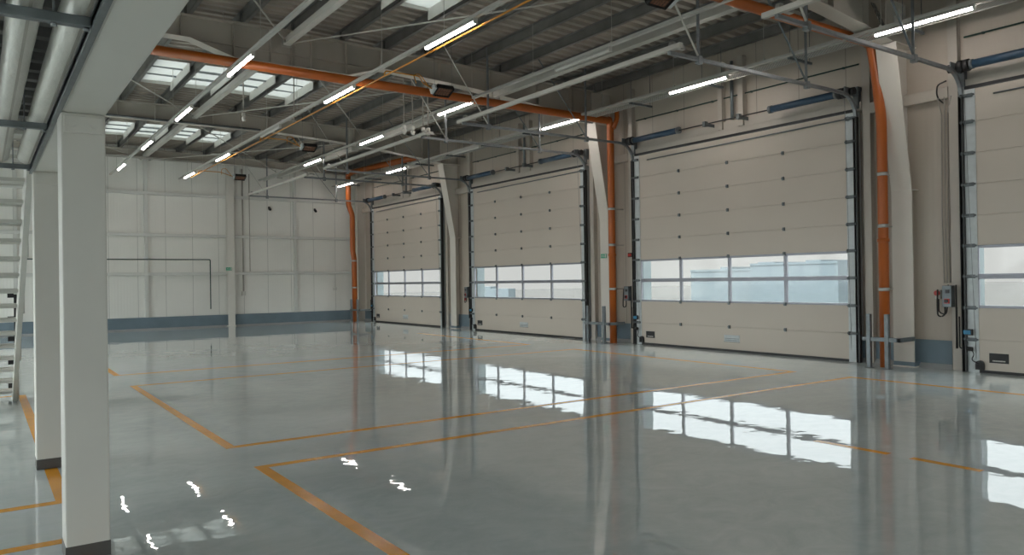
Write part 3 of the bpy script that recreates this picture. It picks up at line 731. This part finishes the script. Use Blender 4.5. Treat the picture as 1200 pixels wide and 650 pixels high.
# hanging socket clusters with rods
def pendant(x, y, z, lab, top=None):
    r = thing('pendant_socket', lab, 'socket', (x, y, z), 0, 'white pendant sockets')
    q = MB(); q.box(-.04, .04, -.04, .04, .02, .10).box(-.03, .04, -.035, .035, -.05, .02); q.build('socket_housing', M['white'], r, bevel=.015)
    q = MB(); q.tube([(.04, 0, -.02), (-.03, -.03, -.09)], .028, 12).tube([(-.04, 0, -.02), (.05, .03, -.08)], .024, 12); q.build('socket_outlet', M['white'], r)
    q = MB(); q.tube([(0, 0, .14), (0, 0, (top or dz(x)) - z)], .014, 8); q.build('drop_pipe', M['cable'], r)
pl = ['leftmost', 'second from left', 'third from left', 'rightmost']
for k, x in enumerate((7.93, 8.15, 8.42, 8.55)): pendant(x, 15.45, 5.06, 'white pendant socket, %s of the four above the third door track' % pl[k])
pendant(5.05, 17.9, 5.48, 'lone white pendant socket below the middle rooflight')
pendant(5.55, 14.9, 5.05 + .5, 'white pendant socket left of the second lighting track in the middle bay') if 0 else None
b = MB(); b.tube([(6.0, 17.2, 5.35), (6.0, 17.2, 6.6)], .012, 6); tag(b.build('drop_pipe', M['cable']), 'pale drop pipe under the middle rooflight right edge', 'pipe')

# ------------------------------------------------------------------ near columns, mezzanine beam, insulated pipes
for k, (y, lab) in enumerate(((5.09, 'large light grey steel column in the left foreground'), (7.83, 'light grey steel column just behind the foreground one'))):
    r = thing('column', lab, 'column', (.51, y + .12, 0), 0, 'mezzanine columns', 'thing')
    MB().box(-.115, .115, -.12, .12, 0, 2.62).build('shaft', M['ncol'], r, bevel=.008)
    MB().box(-.117, .117, -.122, .122, .002, .09).build('foot_band', M['band'], r, bevel=.002)
    p_ = MB().box(-.10, .10, -.132, -.12, 2.50, 2.60).build('splice_plate', M['ncol'], r, bevel=.003)
    for xx in (-.055, .055):
        MB().tube([(xx, -.142, 2.55), (xx, -.132, 2.55)], .018, 6).build('bolt', M['ncol'], p_)
tag(MB().box(.40, .63, -7.9, 8.1, 2.62, 3.02).build('mezzanine_beam', M['ncol'], bevel=.01), 'long light grey mezzanine beam over the near columns', 'beam', kind='thing')
b = MB(); b.box(-9, .63, -8, 8.1, 3.12, 3.3)
for k in range(58): b.box(-8.99, .38, -7.9 + k * .27, -7.82 + k * .27, 3.03, 3.121)
tag(b.build('mezzanine_slab', M['purl']), 'dark ribbed mezzanine deck above the insulated pipes', 'mezzanine', kind='structure')
for k, (x, r_, lab) in enumerate(((.345, .070, 'pale insulated pipe overhead, next to the mezzanine beam'), (.158, .062, 'pale insulated pipe overhead, second from the mezzanine beam'), (-.02, .06, 'pale insulated pipe overhead, third from the mezzanine beam'))):
    r = thing('insulated_pipe', lab, 'pipe', (x, 0, 2.665 + r_), 0, 'insulated pipes under the mezzanine')
    pts = [(0, -7.5 + j * .25, 0) for j in range(62)]
    MB().tube(pts, r_, 20, rs=[r_ * (1 + .02 * math.sin(j * 2.1)) for j in range(62)]).build('insulation_jacket', M['foil'], r)
    q = MB(); q.obox((.01 - .0, -7.5, -r_ - .001), (.01, 7.7, -r_ - .001), .012, .003); q.build('jacket_seam', M['cable'], r)
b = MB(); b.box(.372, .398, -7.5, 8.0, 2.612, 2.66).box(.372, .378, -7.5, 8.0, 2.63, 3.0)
tag(b.build('gap_strip', M['galvd']), 'dark strip in the gap beside the mezzanine beam', 'angle')  # dark strip placed along the gap between pipes and beam
for k, y in enumerate((.9, 3.40, 5.75, 7.75)):
    r = thing('pipe_support', 'galvanised strut carrying the insulated pipes, %s' % (['above the viewer', 'nearest in view', 'middle one in view', 'farthest one in view'][k]), 'pipe support', (0, y, 2.62), 0, 'struts under the insulated pipes')
    MB().box(-.5, .372, -.02, .02, 0, .040).build('strut_channel', M['galvd'], r, bevel=.003)
    for x in (.375 - .02, .245, .06):
        q = MB(); q.tube([(x, 0, .0), (x, 0, .5)], .005, 6).tube([(x, 0, -.012), (x, 0, .0)], .012, 6); q.build('threaded_rod', M['galv'], r)

# staircase to the mezzanine, seen from below
r = thing('staircase', 'open grey steel staircase behind the near columns at the left edge', 'staircase', (0, 0, 0))
N = 18; Y0 = 13.0; rise = 3.2 / N; run = .29
for x, nm in ((.40, 1), (-.72, 1)):
    q = MB(); q.prism([(Y0 + .1, 0), (Y0 - .25, 0), (Y0 - N * run - .2, 3.02), (Y0 - N * run - .2, 3.28), (Y0 - N * run + .1, 3.28)], 'x', x - .035, x + .015); q.build('stringer', M['stair'], r)
for k in range(N):
    y = Y0 - .05 - k * run; z = rise * (k + .9)
    q = MB(); q.box(-.7, .37, y - .27, y, z - .035, z).box(-.7, .37, y - .008, y + .002, z - .05, z + .01); q.build('tread', M['stair'], r)
q = MB(); q.tube([(.43, Y0 - .1, 0), (.43, Y0 - .1, 1.0)], .02, 8).tube([(.43, Y0 - .1, 1.0), (.43, Y0 - N * run, 4.2)], .02, 8)
for k in range(1, 5): q.tube([(.43, Y0 - k * 1.05, k * 1.05 * rise / run), (.43, Y0 - k * 1.05, 1.0 + k * 1.05 * rise / run)], .016, 8)
q.build('handrail', M['stair'], r)
b = MB()
for z in (.1, .45, .8, 1.1, 1.45): b.box(.34, .42, 13.6, 13.64, z, z + .07)
b.box(.42, .46, 13.6, 13.66, 0, 1.5)
tag(b.build('barrier', M['black']), 'black barred stand behind the staircase foot', 'barrier')

# ------------------------------------------------------------------ floor markings
def mark(rects, lab):
    b = MB()
    for x0, x1, y0, y1 in rects: b.box(x0, x1, y0, y1, .0004, .0012)
    tag(b.build('floor_marking', M['paint']), lab, 'floor marking', 'yellow parking lines on the floor')
w = .05
mark([(2 - w, 2 + w, 7.65, 13.46), (2 + w, 11.1, 7.65, 7.75), (2 + w, 11.1, 13.38, 13.46), (11.1, 11.2, 7.65, 13.46)], 'yellow rectangle outline in front of the second door')
mark([(2 - w, 2 + w, -4, 6.75), (2 + w, 11.15, 6.65, 6.75), (11.15, 11.25, -4, 6.75)], 'yellow outline running out of the bottom edge, in front of the nearest door')
mark([(2 - w, 2 + w, 15.15, 21), (2 + w, 11.1, 15.15, 15.25), (11.1, 11.2, 15.15, 21)], 'yellow outline in front of the third door')
mark([(6.59, 6.68, 3.62, 4.35)], 'short yellow dash on the floor, left one of two before the nearest tapered column')
mark([(6.59, 6.68, 2.85, 3.42)], 'short yellow dash on the floor, right one of two before the nearest tapered column')
mark([(.45, .55, 6.52, 13.45), (-5, .45, 6.52, 6.62), (-5, .45, 13.35, 13.45)], 'yellow walkway outline passing behind the near columns')
mark([(.45, .55, -3, 5.60), (-5, .45, 5.50, 5.60)], 'yellow walkway outline at the foot of the large foreground column')

# small things between the second door and the nearest tapered column
for k, (yy, m_) in enumerate(((7.36, 'cable'), (7.28, 'galvd'))):
    b = MB(); b.tube([(13.30, yy, .5), (13.30, yy, 5.6)], .016, 8)
    tag(b.build('conduit', M[m_]), ['pale', 'dark'][k] + ' thin conduit on the wall left of the nearest orange pipe', 'conduit')
b = MB(); b.box(13.24, 13.30, 7.22, 7.34, 1.30, 1.42); tag(b.build('junction_box', M['white'], bevel=.012), 'small pale box on the wall conduits beside the nearest orange pipe', 'junction box')

# unseen lights added under the mezzanine to brighten the near column and pipes
for k, yy in enumerate((-4.5, -1.6)):
    lamp(-1.0, yy, 2.95, 1, 'added fill light under the mezzanine, ' + ['farther behind', 'just behind'][k] + ' the viewer')

# ------------------------------------------------------------------ outside
tag(MB().box(13.56, 160, -80, 110, -.25, -.05).build('yard_ground', M['ground']), 'pale concrete yard outside the doors', 'ground', kind='structure')
tag(MB().box(-160, -9.2, -80, 110, -.25, -.05).build('yard_ground', M['ground']), 'pale concrete yard outside the added side glazing', 'ground', kind='structure')
tag(MB().box(-9.2, 13.56, -80, -8.2, -.25, -.05).build('yard_ground', M['ground']), 'pale concrete yard outside the added back glazing', 'ground', kind='structure')
def shed(x, y0, y1, h, lab, m, steps=()):
    b = MB(); b.box(x, x + 8, y0, y1, -.05, h)
    for a, c, hh in steps: b.box(x + .5, x + 7, a, c, h, hh)
    b.box(x - .04, x, y0, y1, h - .12, h + .02)
    tag(b.build('outdoor_shed', M[m]), lab, 'shed')
shed(40, 24.6, 30.6, 2.42, 'haze blue shed seen blurred through the second door panes', 'build', [(26, 27, 2.55), (29.2, 30.4, 2.52)])
shed(41, 31.0, 36.4, 2.12, 'lower haze blue shed left of the larger one through the second door', 'build2', [(33.4, 34.2, 2.3)])
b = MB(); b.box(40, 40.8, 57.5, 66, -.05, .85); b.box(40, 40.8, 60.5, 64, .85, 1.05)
tag(b.build('yard_wall', M['build2']), 'low haze blue yard wall seen through the third door', 'wall')
b = MB()
for c in DC: b.box(13.385, 13.66, c + 2.79, c + 2.822, 0, 4.7).box(13.385, 13.66, c - 2.822, c - 2.79, 0, 4.7)
tag(b.build('trim_5', mat('pale_blue_reveal_sheet', (.19, .24, .26), .6)), 'pale blue outer reveals of the big door openings', 'trim', kind='structure')
# unseen glazing added behind the viewer to let sky light in
b = MB()
for z in (.6, 2.6, 4.55): b.box(-8.4, 13.4, -8.14, -8.06, z, z + .06)
for x in (-6.5, -2.5, 1.7, 6.6, 10.8): b.box(x - .03, x + .03, -8.14, -8.06, .6, 4.6)
fr = b.build('added_window_1', M['alu'])
b2 = MB()
for z in (.7, 2.3, 3.9, 5.35): b2.box(-9.14, -9.06, -7.5, 29.7, z, z + .05)
for y in range(-6, 30, 2): b2.box(-9.13, -9.07, y - .02, y + .02, .7, 5.4)
f2 = b2.build('added_window_2', M['alu']); tag(f2, 'added aluminium framed glazing in the side wall opposite the doors', 'window', kind='structure')  # unseen side glazing, added for soft ambient daylight
MB().box(-9.105, -9.1, -7.5, 29.7, .7, 5.4).build('glass_pane', M['glass'], f2)
tag(fr, 'added aluminium framed glazing in the wall behind the viewer', 'window', kind='structure')
MB().box(-8.4, 13.3, -8.105, -8.1, .6, 4.6).build('glass_pane', M['glass'], fr)

# ------------------------------------------------------------------ sky: milky overcast, hazy near the horizon
W = bpy.data.worlds.new('overcast_sky'); bpy.context.scene.world = W; W.use_nodes = True
n = W.node_tree.nodes; l = W.node_tree.links; bg = n['Background']
tc = n.new('ShaderNodeTexCoord'); sp = n.new('ShaderNodeSeparateXYZ'); l.new(tc.outputs['Generated'], sp.inputs[0])
cr = n.new('ShaderNodeValToRGB'); l.new(sp.outputs[2], cr.inputs[0]); l.new(cr.outputs[0], bg.inputs[0])
e = cr.color_ramp.elements
SKY_LO, SKY_HI = .745, 9.0
e[0].position = 0.045; e[0].color = (SKY_LO / SKY_HI, SKY_LO * .985 / SKY_HI, SKY_LO * .95 / SKY_HI, 1)
e[1].position = .13; e[1].color = (.215, .23, .235, 1)
k = e.new(.28); k.color = (.30, .315, .32, 1)
k = e.new(.5); k.color = (.97, .97, .94, 1)
mr = n.new('ShaderNodeMapRange'); l.new(sp.outputs[0], mr.inputs['Value'])      # sky made brighter on the side opposite the doors, for more side daylight
mr.inputs['From Min'].default_value = .1; mr.inputs['From Max'].default_value = -.7
mr.inputs['To Min'].default_value = SKY_HI; mr.inputs['To Max'].default_value = SKY_HI * 3.0
l.new(mr.outputs[0], bg.inputs[1])

# ------------------------------------------------------------------ camera
cam = bpy.data.cameras.new('camera'); co = bpy.data.objects.new('camera', cam); C.objects.link(co)
yaw, pit, rol = R(35.116), R(.219), R(-.841)
cy, sy = math.cos(yaw), math.sin(yaw)
fw = Vector((sy * math.cos(pit), cy * math.cos(pit), math.sin(pit))); rt = Vector((cy, -sy, 0)); up = rt.cross(fw)
r2 = rt * math.cos(rol) + up * math.sin(rol); u2 = -rt * math.sin(rol) + up * math.cos(rol)
co.matrix_world = Matrix(((r2.x, u2.x, -fw.x, 0), (r2.y, u2.y, -fw.y, 0), (r2.z, u2.z, -fw.z, H), (0, 0, 0, 1)))
cam.sensor_width = 36; cam.lens = 887.667 * 36 / 1200; cam.clip_start = .05; cam.clip_end = 400
sc = bpy.context.scene; sc.camera = co
sc.view_settings.view_transform = 'Standard'; sc.view_settings.look = 'None'; sc.view_settings.gamma = 1; sc.view_settings.use_curve_mapping = False
sc.view_settings.exposure = 0
sc.cycles.use_denoising = True
sc.cycles.max_bounces = 8; sc.cycles.diffuse_bounces = 5; sc.cycles.glossy_bounces = 4; sc.cycles.transparent_max_bounces = 12
sc.cycles.sample_clamp_indirect = 8; sc.cycles.caustics_reflective = False; sc.cycles.caustics_refractive = False
